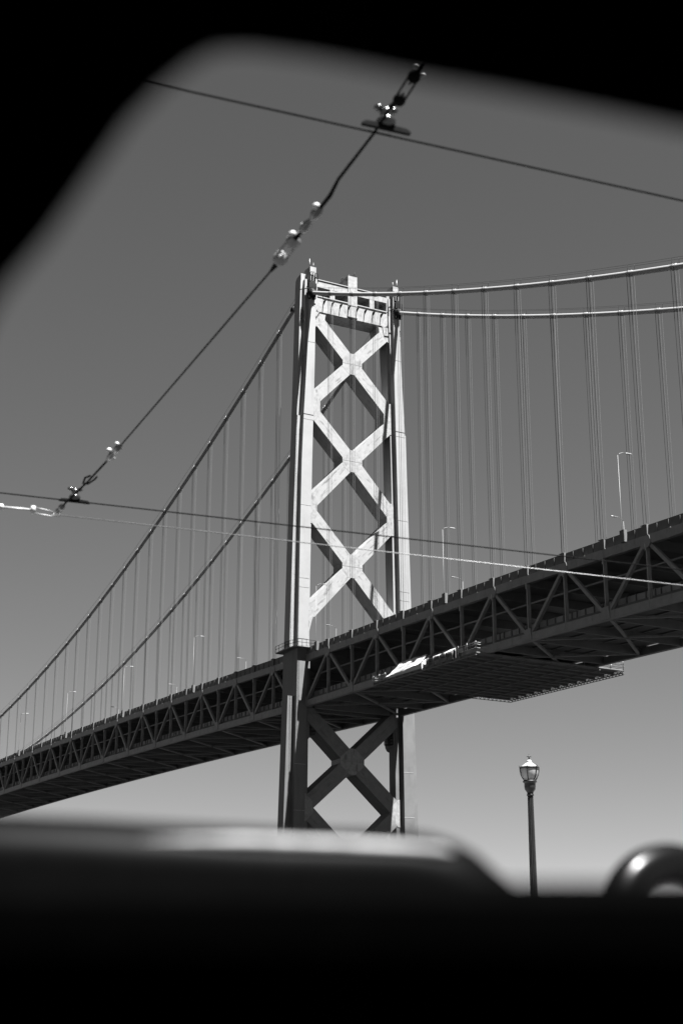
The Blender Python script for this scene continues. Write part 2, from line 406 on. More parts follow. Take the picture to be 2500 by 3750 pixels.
# ------------------------------------------------------------------ deck
H = 11.18
def zd(x): return (-0.030867 * x - 0.000125 * x * x) if x > 0 else (-0.05397 * x - 0.0000544 * x * x)
def zw(x): return zs(zd(x))
def deck(sgn, npan, label):
    root = thing('truss_deck', (sgn * X0, HW, zw(sgn * X0) - H), label, 'bridge deck', 'decks of the bridge')
    xs = [sgn * (X0 - P)] + [sgn * (X0 + k * P) for k in range(npan + 1)]
    def strip(name, y0, y1, dz0, dz1, m, a, b, **kw):
        mm = MB(); n = b - a
        mm.loft([[V((xs[i], y, zw(xs[i]) + dz)) for y, dz in ((y0, dz0), (y1, dz0), (y1, dz1), (y0, dz1))] for i in range(a, b + 1)])
        return mm.build(name, m, root)
    last = len(xs) - 1
    strip('upper_roadway', .36, W - .36, -1.55, -1.25, SLAB, 0, last)
    strip('lower_roadway', .37, W + .25, -9.75, -9.45, SLAB, 0, last)
    if sgn > 0:
        for nm, d0, d1, mt_ in (('upper_roadway', -1.55, -1.25, SLAB), ('lower_roadway', -9.75, -9.45, SLAB)):
            mm = MB(); mm.box(-X0 + P + .01, X0 - P - .01, 2.0, W - 2.0, zs(d0) - .05, zs(d1) - .05); mm.build(nm, mt_, root)
        for x in (-1.8, 1.8): MB().box(x - .3, x + .3, 2.0, W - 2.0, zs(-H), zs(-9.82)).build('floor_beam', STEEL2, root)
    for yy, s in ((0, 1), (W, -1)):
        y = lambda t: yy + s * t
        near = s > 0
        for i in range(last):
            a, b = i, i + 1
            # chords and parapet panel by panel, each plate a few millimetres apart
            xa, xb = xs[a], xs[b]; g = .02 * sgn
            def seg(name, t0, t1, d0, d1, m, xa=xa + g, xb=xb - g):
                mm = MB(); ya, yb = sorted((y(t0), y(t1)))
                mm.loft([[V((x, q, zw(x) + d)) for q, d in ((ya, d0), (yb, d0), (yb, d1), (ya, d1))] for x in (xa, xb)])
                return mm.build(name, m, root)
            seg('top_chord', -.38, .34, -2.6, -1.36, STEEL)
            seg('bottom_chord', -.38, .34, -H, -H + 1.15, STEEL)
            pp = seg('parapet', -.15, .12, -1.30, 0, CONC)
            if near:
                for t in (.25, .5, .75):
                    x = xa + (xb - xa) * t
                    mm = MB(); mm.box(x - .06, x + .06, y(-.24), y(-.153), zw(x) - 1.25, zw(x) - .12); mm.build('pilaster', CONC, pp)
                for t in (.06, .55):
                    x = xa + (xb - xa) * t
                    mm = MB(); mm.box(x - .16, x + .16, y(-.46), y(-.385), zw(x) - 1.43, zw(x) - 1.36); mm.build('bracket_light', WHITE, pp)
            # lower barrier set back behind the bottom chord, stiffened
            if near:
                lb = seg('lower_barrier', 1.15, 1.3, -H + 1.75, -H + 2.85, STEEL)
                for t in (.08, .3, .52, .74, .95):
                    x = xa + (xb - xa) * t
                    mm = MB(); mm.box(x - .09, x + .09, y(1.0), y(1.146), zw(x) - H + 1.3, zw(x) - H + 2.9); mm.build('post', STEEL2, lb)
                seg('service_pipe', 2.0, 2.2, -4.95, -4.72, STEEL)
            # floor beams and laterals under both roadways
            if near:
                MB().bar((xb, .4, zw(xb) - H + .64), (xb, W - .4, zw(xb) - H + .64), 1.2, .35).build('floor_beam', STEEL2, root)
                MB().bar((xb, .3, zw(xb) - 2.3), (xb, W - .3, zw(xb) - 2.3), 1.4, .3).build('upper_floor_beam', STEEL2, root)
                za, zb = zw(xa) - H + .3, zw(xb) - H + .3
                flip = i % 2
                MB().bar((xa, (HW if flip else .3), za), (xb, (.3 if flip else HW), zb), .3, .42, (0, 0, 1)).build('bottom_lateral', STEEL, root)
                MB().bar((xa, (HW if flip else W - .7), za), (xb, (W - .7 if flip else HW), zb), .3, .42, (0, 0, 1)).build('bottom_lateral', STEEL, root)
                for ys_ in (4.0, 7.0, 10.06, 13.1, 16.1):
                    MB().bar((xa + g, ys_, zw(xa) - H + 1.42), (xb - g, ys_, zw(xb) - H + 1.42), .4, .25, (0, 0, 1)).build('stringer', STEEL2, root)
        for i in range(len(xs)):
            x = xs[i]; top = zw(x) - 1.98; bot = zw(x) - H + .57
            if i > 0:
                mm = MB(); mm.box(x - .13, x + .13, y(-.34), y(-.30), bot + .58, top - .64); mm.box(x - .03, x + .03, y(-.295), y(.26), bot + .58, top - .64)
                mm.build('vertical', STEEL, root)
                # anchor of the hangers on the parapet
                if near:
                    mm = MB(); mm.box(x - .5, x + .5, y(-.42), y(.02), zw(x) - 1.32, zw(x) + .05); mm.box(x - .75, x + .25, y(-.46), y(-.1), zw(x) + .055, zw(x) + .10)
                    mm.build('hanger_anchor', CONC, root)
                    MB().box(x - .07, x + .07, y(-.5), y(-.42), zw(x) - 3.4, zw(x) - 2.5).build('anchor_bolt', WHITE, root)
            isbot = (i % 2 == 0)
            zc = bot if isbot else top
            mm = MB(); hw_, hh_ = (.95, .85) if isbot else (1.15, .8)
            dz = .35 if isbot else -.35
            pl = [(x - hw_ * .75, zc + dz + hh_), (x + hw_ * .75, zc + dz + hh_), (x + hw_, zc + dz - (hh_ if isbot else hh_ * .3)), (x + hw_ * .5, zc + dz - hh_), (x - hw_ * .5, zc + dz - hh_), (x - hw_, zc + dz - (hh_ if isbot else hh_ * .3))]
            mm.prism([V((a, y(-.46), b)) for a, b in pl], (0, s * .075, 0)); mm.build('gusset_plate', STEEL, root)
            if i > 0:
                xp = xs[i - 1]; pt = zw(xp) - 1.98; pb = zw(xp) - H + .57
                q0, q1 = ((xp, pt), (x, bot)) if isbot else ((xp, pb), (x, top))
                beam('diagonal', (q0[0], y(-.05), q0[1]), (q1[0], y(-.05), q1[1]), .50, .5, STEEL, root, (0, 0, 1))
    # joint seams of the chord splices, as small cover plates
    return root
side_deck = deck(1, 13, 'dark steel truss deck between tower and right edge, with the hanging platform below')
main_deck = deck(-1, 34, 'dark steel truss deck receding to the left of the tower')

# ------------------------------------------------------------------ main cables and their hangers
def zcR(x): return 75.14 - .47417 * x + .00056752 * x * x
def zcL(x): return 75.25 + .38324 * x + .00065129 * x * x
def cable(yy, label):
    root = thing('main_cable', (0, yy, zs(75.2)), label, 'bridge cable', 'main cables of the bridge')
    for sg, fn, xmax in ((1, zcR, 150), (-1, zcL, 322)):
        xs = [3.0 * sg + sg * k * (xmax - 3) / 60 for k in range(61)]
        pts = [(x, yy + .0, zs(fn(x))) for x in xs]
        MB().tube(pts, .40, 16).build('cable', CABLE, root)
        m = MB()
        for off in (-.42, .42):
            m.tube([(x, yy + off, zs(fn(x)) + 1.25) for x in xs], .022, 4)
        k = 0; 
        while X0 + k * P < xmax:
            x = sg * (X0 + k * P); z = zs(fn(x))
            m.tube([(x, yy - .42, z), (x, yy - .42, z + 1.3)], .03, 4); m.tube([(x + .5, yy + .42, z), (x + .5, yy + .42, z + 1.3)], .03, 4)
            k += 1
        m.build('hand_rope', DARK, root)
        k = 0
        while X0 + k * P < xmax:
            x = sg * (X0 + k * P); zc = zs(fn(x)); zb = zw(x) + .25
            if zc - zb < 1.0: break
            sl = (fn(x + .1) - fn(x - .1)) / .2; d = V((1, 0, sl)).normalized()
            m = MB(); c = V((x, yy, zc))
            m.tube([c - d * .62, c + d * .62], .435, 12)
            m.build('cable_band', CABLE, root)
            m = MB()
            for t in (-.3, .3):
                m.tube([c + d * (t - .07), c + d * (t + .07)], .47, 12)
            m.build('band_ring', GUSSET, root)
            for t in (-.3, .3):
                for oy in (-.41, .41):
                    m = MB(); m.tube([(x + t, yy + oy, zc), (x + t, yy + oy * .6, zb)], .034 if oy < 0 else .025, 5, False)
                    m.build('hanger_rope', ROPE2 if oy < 0 else ROPE, root)  # near-side ropes get the dark copy, their shade painted in
            k += 1
    return root
cable(0.0, 'nearer main cable, thick and pale on top, passing before the top strut')
cable(W, 'farther main cable, lower in the picture, running behind the near cable')

# ------------------------------------------------------------------ lamps on the deck
def deck_lamp(x, near, label, grp):
    yb = -.62 if near else W + .62
    s = 1 if near else -1
    h = 11.0
    zb = zw(x) - 1.4
    r = thing('deck_lamp', (x, yb, zb), label, 'road lamp', grp)
    m = MB(); m.tube([(x, yb, zb), (x, yb, zb + 2.2), (x, yb, zb + h + 1.4)], [.06, .045, .03], 8); m.build('pole', POLE, r)
    zt = zb + h + 1.4
    m = MB(); m.tube([(x, yb, zt - .05), (x, yb + s * .35, zt + .28), (x, yb + s * .9, zt + .5), (x, yb + s * 1.5, zt + .5)], .035, 6); m.build('arm', POLE, r)
    m = MB(); m.loft([[V((x + a * .16 * w_, yb + s * t, zt + .5 + b * .09 * w_ - .02)) for a, b in ((-1, -.6), (1, -.6), (.7, 1), (-.7, 1))] for t, w_ in ((1.35, .4), (1.5, 1), (2.2, 1.1), (2.4, .6))])
    m.build('lamp_head', POLE, r)
    m = MB(); m.box(x - .45, x + .45, yb - .12, yb + .42 if near else yb + .12, zw(x) - 1.4, zw(x) + .28); m.build('lamp_base', CONC, r)
    return r
place_near = {98.9: 'tall white lamp pole at the right edge of the deck', 53.2: 'white lamp pole on the near parapet, second right of tower', 7.65: 'white lamp pole just right of the near tower leg', -52.7: 'white lamp pole on the parapet, first left of tower', -98.4: 'white lamp pole on the parapet, second left of tower', -144.0: 'white lamp pole on the parapet, third left of tower', -189.5: 'leftmost white lamp pole on the parapet'}
for x, lb in place_near.items(): deck_lamp(x, True, lb, 'lamps along the near parapet')
place_far = {72.5: 'gooseneck lamp beyond the deck, below the tall white pole at right', 25.0: 'gooseneck lamp beyond the deck, second right of tower', -25.6: 'gooseneck lamp beyond the deck, seen between the tower legs', -72.5: 'gooseneck lamp beyond the deck, first left of tower', -117.3: 'gooseneck lamp beyond the deck, second left of tower', -163.1: 'gooseneck lamp beyond the deck, third left of tower'}
for x, lb in place_far.items(): deck_lamp(x, False, lb, 'lamps along the far parapet')

# ------------------------------------------------------------------ work platform hung under the side span
PX0, PX1, PY0, PY1 = 32.5, 64.5, -2.1, 25.3
def zp(x): return zs(-12.75 - .036 * (x - PX0))
plat = thing('work_platform', ((PX0 + PX1) / 2, HW, zp(49)), 'broad flat maintenance platform slung beneath the deck, planked and edged with lattice', 'work platform')
nx, ny = 13, 12
for i in range(nx):
    xa, xb = PX0 + (PX1 - PX0) * i / nx + .012, PX0 + (PX1 - PX0) * (i + 1) / nx - .012
    for j in range(ny):
        ya, yb = PY0 + (PY1 - PY0) * j / ny + .004, PY0 + (PY1 - PY0) * (j + 1) / ny - .004
        dz = random.uniform(-.02, .02)
        mm = MB(); mm.loft([[V((x, y, zp(x) + d + dz)) for y, d in ((ya, .2), (yb, .2), (yb, .28), (ya, .28))] for x in (xa, xb)])
        mm.build('deck_panel', PLY, plat)
for i in range(nx + 1):
    x = PX0 + (PX1 - PX0) * i / nx
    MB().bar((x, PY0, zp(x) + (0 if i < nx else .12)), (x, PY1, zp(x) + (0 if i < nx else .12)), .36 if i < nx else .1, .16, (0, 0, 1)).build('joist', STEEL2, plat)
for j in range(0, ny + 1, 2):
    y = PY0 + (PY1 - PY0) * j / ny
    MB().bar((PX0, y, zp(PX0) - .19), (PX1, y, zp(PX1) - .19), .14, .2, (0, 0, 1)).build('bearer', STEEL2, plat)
def lattice(p, q, n, h=.75):
    m = MB(); p = V(p); q = V(q); u = V((0, 0, 1))
    m.tube([p, q], .07, 5); m.tube([p - u * h, q - u * h], .06, 5)
    for k in range(n):
        a = p + (q - p) * (k / n); b = p + (q - p) * ((k + 1) / n); c = (a + b) / 2
        m.tube([a, c - u * h], .045, 4); m.tube([c - u * h, b], .045, 4)
    return m
lattice((PX0, PY1 + .1, zp(PX0) + .1), (PX1, PY1 + .1, zp(PX1) + .1), 38, .6).build('edge_lattice', DARK, plat)
lattice((PX0 - .1, W - 4, zp(PX0) + .1), (PX0 - .1, PY1 + .1, zp(PX0) + .1), 11, .6).build('edge_lattice', DARK, plat)
def rail(p, q, n, m, h=1.15):
    p = V(p); q = V(q); u = V((0, 0, 1))
    for t in (.4, .78, 1.0): m.tube([p + u * h * t - (q - p).normalized() * .3, q + u * h * t + (q - p).normalized() * .3], .045, 5)
    for k in range(n + 1):
        a = p + (q - p) * (k / n); m.tube([a - u * .2, a + u * (h + .25)], .05, 5)
m = MB()
rail((PX1, PY1, zp(PX1) + .3), (PX1, PY1 - 7.5, zp(PX1) + .3), 3, m); rail((PX1, PY1, zp(PX1) + .3), (PX1 - 9, PY1, zp(PX1 - 9) + .3), 3, m)
m.build('corner_railing', GALV, plat)
m = MB()
rail((PX1, PY0, zp(PX1) + .3), (PX1, PY0 + 3.2, zp(PX1) + .3), 1, m, 1.4); rail((PX1, PY0, zp(PX1) + .3), (PX1 - 5, PY0, zp(PX1 - 5) + .3), 2, m, 1.4)
m.build('edge_railing', GALV, plat); m = MB()
rail((PX0, PY0, zp(PX0) + .3), (PX0, PY0 + 2.6, zp(PX0) + .3), 1, m, .9); rail((PX0, PY0, zp(PX0) + .3), (PX0 + 4, PY0, zp(PX0 + 4) + .3), 2, m, .9)
m.build('edge_railing', GALV, plat)
m = MB(); rail((50.4, PY0 - .05, zp(50.4) + .2), (57.4, PY0 - .05, zp(57.4) + .2), 4, m, 1.1); m.build('edge_railing', GALV, plat)
for x in (36, 46, 56, 63.5):
    for y in (-.7, W + .7):
        MB().tube([(x, y, zp(x) + .2), (x, y, zw(x) - H + .4)], .05, 5).build('hanger_rod', DARK, plat)
# tarpaulins over the near edge
def cloth(rows, name, parent, m=TARP, amp=.05, sub=5):
    """rows of world points lofted into a wrinkled sheet with thickness"""
    n = len(rows[0]); grid = []
    for r in range((len(rows) - 1) * sub + 1):
        a, t = divmod(r, sub); b = min(a + 1, len(rows) - 1); t /= sub
        line = []
        for c in range((n - 1) * sub + 1):
            d, u = divmod(c, sub); e = min(d + 1, n - 1); u /= sub
            p = (V(rows[a][d]) * (1 - u) + V(rows[a][e]) * u) * (1 - t) + (V(rows[b][d]) * (1 - u) + V(rows[b][e]) * u) * t
            k = amp * (math.sin(c * 1.3 + r * .9) + .7 * math.sin(c * .47 - r * 1.7) + random.uniform(-.5, .5))
            line.append(p + V((0, -k * .5, k)))
        grid.append(line)
    mm = MB(); R_, C_ = len(grid), len(grid[0]); vs = [p for l in grid for p in l]; vs2 = [p + V((0, .03, -.03)) for p in vs]
    fs = [(i * C_ + j, i * C_ + j + 1, (i + 1) * C_ + j + 1, (i + 1) * C_ + j) for i in range(R_ - 1) for j in range(C_ - 1)]
    N = len(vs)
    mm.add(vs + vs2, fs + [tuple(N + k for k in f[::-1]) for f in fs], True)
    return mm.build(name, m, parent)
tarp = thing('tarpaulin_shelter', (45, PY0, zp(45)), 'bright white tarpaulin draped from truss to platform edge, longest sheet at left', 'tarpaulin')
def pt(x, y, h): return (x, y, zp(x) + h)
cloth([[pt(36.0, PY0, .5), pt(38.3, PY0, .65), pt(42, PY0, .65), pt(45.0, PY0, .9), pt(48.2, PY0, 1.1)],
       [pt(37.0, -1.6, 1.0), pt(39.2, -1.5, 1.9), pt(42.2, -1.5, 1.95), pt(45.2, -1.5, 1.95), pt(48.25, -1.5, 2.0)],
       [pt(37.8, -.95, 1.5), pt(39.9, -.9, 2.85), pt(42.4, -.9, 2.8), pt(45.2, -.9, 2.75), pt(48.3, -.9, 2.7)]], 'sloping_sheet', tarp, amp=.045)
cloth([[pt(37.6, PY0 + .02, .25), pt(42, PY0 + .02, .25), pt(48.2, PY0 + .02, .25)], [pt(37.6, PY0 + .02, .7), pt(42, PY0 + .02, .85), pt(48.2, PY0 + .02, .95)]], 'skirt', tarp, amp=.02)
cloth([[pt(48.6, PY0 - .1, .05), pt(48.55, -1.5, .05), pt(48.5, -.8, .08)], [pt(48.45, PY0 - .1, 1.15), pt(48.4, -1.5, 1.75), pt(48.4, -.8, 2.1)]], 'end_sheet', tarp, amp=.02)
MB().tube([pt(38.3, -1.15, 2.0), pt(42, -1.1, 2.3), pt(45.2, -1.05, 2.45), pt(48.3, -1.0, 2.5)], .05, 6).build('lashing', DARK, tarp)
tent = thing('tarpaulin_tent', (54, PY0, zp(54)), 'small white ridge tent beside the long tarpaulin, open sided', 'tent')
cloth([[pt(50.0, PY0, 1.5), pt(54, PY0, 1.5), pt(57.8, PY0, 1.6)], [pt(50.0, -1.5, 1.75), pt(54, -1.5, 1.8), pt(57.8, -1.5, 2.05)], [pt(50.0, -.75, 1.4), pt(54, -.75, 1.4), pt(57.8, -.75, 1.5)]], 'ridge_sheet', tent, amp=.03)
cloth([[pt(57.8, PY0 - .02, .1), pt(57.8, PY0 + .55, .1)], [pt(57.8, PY0 - .02, 1.6), pt(57.8, PY0 + .55, 1.95)]], 'end_sheet', tent, amp=.015)
cloth([[pt(57.8, -.95, .25), pt(57.8, -.6, .25)], [pt(57.8, -.95, 1.7), pt(57.8, -.6, 1.4)]], 'end_sheet', tent, amp=.015)
for x in (50.0, 53.9, 57.8):
    for y in (PY0, -.75): MB().tube([pt(x, y, .2), pt(x, y, 1.45)], .05, 5).build('tent_post', GALV, tent)

# ------------------------------------------------------------------ overhead tram wires
E = EYE
def w(dx, dy, dz=4.5): return E + V((dx, dy, dz))
def twire(p, q, r, material, label, ends=60):
    p = V(p); q = V(q); d = (q - p).normalized()
    a = p - d * ends; b = q + d * ends
    o = thing('trolley_wire', tuple(p), label, 'overhead wire', 'overhead tram wires')
    MB().tube([a, p, (p + q) / 2, q, b], r, 8).build('wire', material, o)
    return o
W1a, W1b = w(-6.33, 2.18), w(-6.0, 5.36)
W2a, W2b = w(-13.01, 3.25), w(-12.09, 10.39)
tw1 = twire(W1a, W1b, .0062, BLKWIRE, 'upper dark tram wire crossing near the top of the picture')
tw2 = twire(W2a, W2b, .0065, BLKWIRE, 'lower dark tram wire crossing in front of the tower legs')
guy = thing('guy_wire', tuple(w(-13.39, 3.9)), 'pale galvanised guy wire just below the lower tram wire', 'guy wire')
ga = w(-13.39, 3.90); gb = w(-12.58, 10.8); gd = (gb - ga).normalized()
MB().tube([ga, gb, gb + gd * 60], .0052, 8).build('wire', GALV, guy)
def turnbuckle(p, q, parent, r=.035, bar=.009, m=GALV):
    """open-frame turnbuckle between p and q: two side rods, end bosses, screw stubs"""
    p = V(p); q = V(q); d = (q - p).normalized(); a = d.orthogonal().normalized()
    a = (V((0, 0, 1)) - d * d.z).normalized(); b = d.cross(a); L = (q - p).length
    mm = MB()
    for s in (-1, 1):
        mm.tube([p + b * s * r, q + b * s * r], bar, 6)
    for c, sg in ((p, -1), (q, 1)):
        mm.lathe([(0, -.035), (r * .8, -.03), (r + bar * 1.3, 0), (r + bar, .02), (r * .5, .035), (0, .036)], c, 10, d)
    mm.tube([p, p + d * L * .35], bar * .9, 6); mm.tube([q, q - d * L * .3], bar * .9, 6)
    return mm.build('turnbuckle', m, parent)
# bridle at the far left where the span wire is anchored
m = MB(); rb = w(-13.41, 3.37); rc = w(-13.35, 3.66)
gdl = (w(-13.64, 2.2) - rb).normalized()
m.tube([w(-14.0, 1.2), rb], .014, 8); m.tube([rb, rc], [.012, .010], 8)
m.lathe([(0, -.03), (.03, -.02), (.034, 0), (.03, .02), (0, .03)], rb, 10, gdl); m.lathe([(0, -.025), (.04, -.02), (.042, 0), (.04, .02), (0, .025)], rc, 10, gdl)
m.build('anchor_rod', WHITE, guy)
m = MB(); up = V((0, 0, 1)); re = w(-13.38, 3.84)
m.tube([rc + up * .028, re + up * .024, w(-13.385, 3.88, 4.508)], .006, 6); m.tube([rc - up * .03, re - up * .026, w(-13.385, 3.88, 4.49)], .006, 6)
m.tube([w(-13.385, 3.87, 4.51), w(-13.39, 3.93, 4.508), w(-13.39, 3.93, 4.488), w(-13.385, 3.87, 4.488), w(-13.385, 3.87, 4.51)], .007, 6)
m.build('yoke', GALV, guy)

span = thing('span_wire', tuple(w(-9, 3.7)), 'cross wire with turnbuckles and insulators, running diagonally from top right to left', 'span wire')
p_top = w(-5.05, 3.30, 4.50)
k1, k2 = w(-5.66, 3.352), w(-5.87, 3.385)
MB().tube([w(-3.2, 3.05, 4.55), p_top, k1], .005, 8).build('wire', BLKWIRE, span)
m = MB(); m.tube([k1 + (p_top - k1).normalized() * .1, k1], [.008, .018], 8); m.tube([k2, w(-5.99, 3.40, 4.53)], .014, 8); m.build('clevis', BLKWIRE, span)
turnbuckle(k1, k2, span, .027, .0055, BLKWIRE)
m = MB()
for q, rr in (((-5.60, 3.325, 4.505), .016), ((-5.63, 3.385, 4.495), .012)): m.lathe([(0, -rr), (rr * .8, -rr * .6), (rr, 0), (rr * .8, rr * .6), (0, rr)], w(*q), 8)
m.build('cotter', WHITE, span)
j1 = w(-5.99, 3.40, 4.53); j2 = w(-6.72, 3.468); j3 = w(-6.90, 3.508)
MB().tube([j1, w(-6.22, 3.425, 4.507), j2, j3, w(-7.06, 3.522)], [.008, .008, .010, .013, .012], 8).build('wire', BLKWIRE, span)
# strain insulators
def strain(p, q, name='insulator'):
    p = V(p); q = V(q); d = (q - p).normalized(); L = (q - p).length
    mm = MB(); mm.lathe([(.0, 0), (.012, .002), (.030, L * .16), (.033, L * .26), (.014, L * .42), (.016, L * .5), (.030, L * .66), (.026, L * .8), (.012, L), (0, L)], p, 12, d)
    return mm.build(name, PORC, span)
strain(w(-7.04, 3.522), w(-7.40, 3.553))
m = MB()
for q, rr in (((-7.075, 3.505, 4.515), .025), ((-7.33, 3.545, 4.525), .02), ((-7.47, 3.54, 4.53), .027), ((-7.50, 3.575, 4.51), .02), ((-7.72, 3.575, 4.53), .024), ((-7.745, 3.61, 4.515), .02)):
    m.lathe([(0, -rr), (rr * .75, -rr * .6), (rr, 0), (rr * .75, rr * .6), (0, rr)], w(*q), 8)
m.build('shackle_bolt', WHITE, span)
t1, t2 = w(-7.49, 3.556), w(-7.735, 3.585)
turnbuckle(t1, t2, span, .036, .010, GALV)
MB().tube([w(-7.40, 3.553), t1], .014, 8).build('clevis', BLKWIRE, span)
e1 = w(-11.36, 3.815)
MB().tube([t2, w(-7.92, 3.602)], [.026, .009], 8).build('clevis', BLKWIRE, span)
MB().tube([w(-7.90, 3.60), e1], .0062, 8).build('wire', BLKWIRE, span)
strain(w(-11.33, 3.813), w(-11.75, 3.835))
m = MB()
for q, rr in (((-11.40, 3.80, 4.53), .022), ((-11.47, 3.85, 4.53), .024), ((-11.60, 3.80, 4.54), .026), ((-11.66, 3.86, 4.50), .02)):
    m.lathe([(0, -rr), (rr * .75, -rr * .6), (rr, 0), (rr * .75, rr * .6), (0, rr)], w(*q), 8)
m.build('shackle_bolt', WHITE, span)
MB().tube([w(-11.74, 3.835), w(-12.33, 3.86), w(-13.0, 3.868), w(-13.37, 3.89)], [.009, .009, .009, .010], 8).build('wire', BLKWIRE, span)
m = MB(); c = w(-12.28, 3.86)
for s in (-1, 1): m.tube([c + V((.1, .03 * s, .0)), c + V((0, .045 * s, .01)), c + V((-.13, .02 * s, 0))], .009, 6)
m.build('eye_link', BLKWIRE, span)
strain(w(-13.08, 3.872), w(-13.36, 3.888))
def hanger(wire_parent, at, toward, size, label):
    """bell insulator with ears, its clamp bar lying on the wire"""
    at = V(at); d = V(toward).normalized()
    h = thing('wire_hanger', tuple(at), label, 'wire hanger', 'bell hangers on the tram wires')
    m = MB(); m.lathe([(0, .0), (size * .35, 0), (size * .95, size * .25), (size, size * .65), (size * .7, size * 1.05), (size * .4, size * 1.25), (size * .62, size * 1.45), (size * .6, size * 1.9), (size * .25, size * 2.15), (0, size * 2.15)], at, 16)
    m.build('bell', PORC, h)
    m = MB()
    for s in (-1, 1):
        c = at + d * size * .8 * s + V((0, 0, size * 2.0)); m.lathe([(0, -size * .3), (size * .45, -size * .2), (size * .5, 0), (size * .4, size * .25), (0, size * .35)], c, 10)
    m.build('ear', PORC, h)
    m = MB(); L = size * 2.6
    m.loft([[at + d * t + V((0, 0, -.012 + zz)) + d.cross(V((0, 0, 1))) * yy_ for yy_, zz in ((-.012, -.006), (.012, -.006), (.012, .02 * hh), (-.012, .02 * hh))] for t, hh in ((-L, .3), (-L * .85, 1), (0, 1.3), (L * .85, 1), (L, .3))])
    m.build('clamp_bar', BLKWIRE, h)
    return h
hanger(tw1, w(-6.14, 3.455, 4.51), W1b - W1a, .054, 'larger dark bell hanger on the upper tram wire, below the turnbuckle')
hanger(tw2, w(-12.935, 3.93, 4.51), W2b - W2a, .055, 'smaller bell hanger on the lower tram wire at far left')

# ------------------------------------------------------------------ street lamp
def hm(h):
    for a, b, p_, q_ in ((-9, 5.44, -9, 5.50), (5.44, 6.06, 5.50, 5.91), (6.06, 6.53, 5.91, 6.27), (6.53, 7.0, 6.27, 6.63)):
        if h <= b: return p_ + (q_ - p_) * (h - a) / (b - a) if a > -9 else h + (.06 if h > 4 else 0)
    return h
def lm(pr): return [(r * .92, hm(h) - hm(0)) for r, h in pr]
LP = V((E.x - 33.77, E.y + 23.24, .12))
lamp = thing('street_lamp', tuple(LP), 'ornate street lamp with fluted post and urn-shaped glass lantern at right', 'street lamp')
def lz(h): return V((LP.x, LP.y, E.z + hm(h)))
m = MB(); nfl = 12; secs = []
for h, r in ((1.12 - E.z, .17), (2.9, .098), (5.46, .077)):
    ring = []
    for k in range(nfl * 4):
        g = 2 * math.pi * k / (nfl * 4); rr = r * (1 - .2 * (.5 + .5 * math.cos(g * nfl)) ** 2)
        ring.append(lz(h) + V((math.cos(g) * rr, math.sin(g) * rr, 0)))
    secs.append(ring)
m.loft(secs, False); m.build('fluted_post', IRON2, lamp)
m = MB(); m.lathe([(0, 0), (.42, 0), (.42, .12), (.36, .2), (.34, .6), (.28, .75), (.24, .95), (.2, 1.05), (.16, 1.2)], LP, 20); m.build('post_base', IRON, lamp)
m = MB(); m.lathe(lm([(.07, 5.44), (.105, 5.45), (.105, 5.50), (.085, 5.52), (.10, 5.60), (.155, 5.70), (.165, 5.80), (.165, 5.93), (.175, 5.97), (.205, 5.99), (.205, 6.04), (.16, 6.06), (0, 6.06)]), lz(0), 20); m.build('capital', IRON, lamp)
m = MB(); m.lathe(lm([(.14, 6.06), (.20, 6.14), (.245, 6.25), (.262, 6.38), (.268, 6.46), (.268, 6.50), (.255, 6.50), (.255, 6.46), (.25, 6.38), (.232, 6.25), (.19, 6.15), (.13, 6.08)]), lz(0), 24); m.build('lantern_glass', GLASS, lamp)
m = MB(); m.lathe(lm([(.272, 6.46), (.285, 6.46), (.285, 6.53), (.272, 6.53)]), lz(0), 24)
for k in range(6):
    g = math.radians(60 * k + 12); c, s = math.cos(g), math.sin(g)
    m.tube([lz(h) + V((c * r * .92, s * r * .92, 0)) for r, h in ((.16, 6.05), (.215, 6.14), (.262, 6.26), (.282, 6.40), (.29, 6.52), (.305, 6.575))], .0135, 6)
m.build('lantern_cage', IRON, lamp)
m = MB(); m.lathe(lm([(.27, 6.53), (.23, 6.55), (.20, 6.585), (.17, 6.60), (.12, 6.65), (.085, 6.68), (.075, 6.71), (.085, 6.73), (.05, 6.77), (.0, 6.79)]), lz(0), 24); m.build('lantern_roof', WHITE, lamp)
m = MB(); m.lathe(lm([(.028, 6.77), (.018, 6.80), (.03, 6.82), (.014, 6.85), (.018, 6.88), (.045, 6.893), (.018, 6.91), (.011, 6.95), (0, 7.0)]), lz(0), 10)
m.tube([lz(6.893) - V((.046, .09, 0)) * .6, lz(6.893) + V((.046, .09, 0)) * .6], .011, 6)
m.build('finial', IRON, lamp)

# ------------------------------------------------------------------ the car the picture is taken from
F = V((-.887, .461, 0)).normalized(); Rr = V((.461, .887, 0)).normalized()
car = thing('car', (E.x, E.y, 0), 'black car interior around the camera, seen through its rounded side window', 'car')
def c3(r, d, u): return E + Rr * r + F * d + V((0, 0, u))
edge = [(r - .003, u + .0065 if u > .03 else u) for r, u in [(-.235, .02), (-.215, .10), (-.176, .18), (-.150, .229), (-.139, .257), (-.132, .275), (-.114, .301), (-.099, .328), (-.083, .357), (-.069, .375), (-.057, .387), (-.046, .394), (-.035, .399), (-.02, .40), (-.001, .398), (.021, .394), (.04, .389), (.067, .381), (.095, .374), (.122, .367), (.143, .361), (.167, .354), (.25, .33), (.36, .29), (.45, .24), (.55, .16), (.62, .08), (.64, .02)]]
outer = []
for r, u in edge:
    v = V((r - .15, u - .15, 0)).normalized()
    outer.append((max(-.85, min(.95, .15 + v.x * 1.4)), max(.02, min(.56, .15 + v.y * 1.4))))
m = MB()
n = len(edge); rows = []
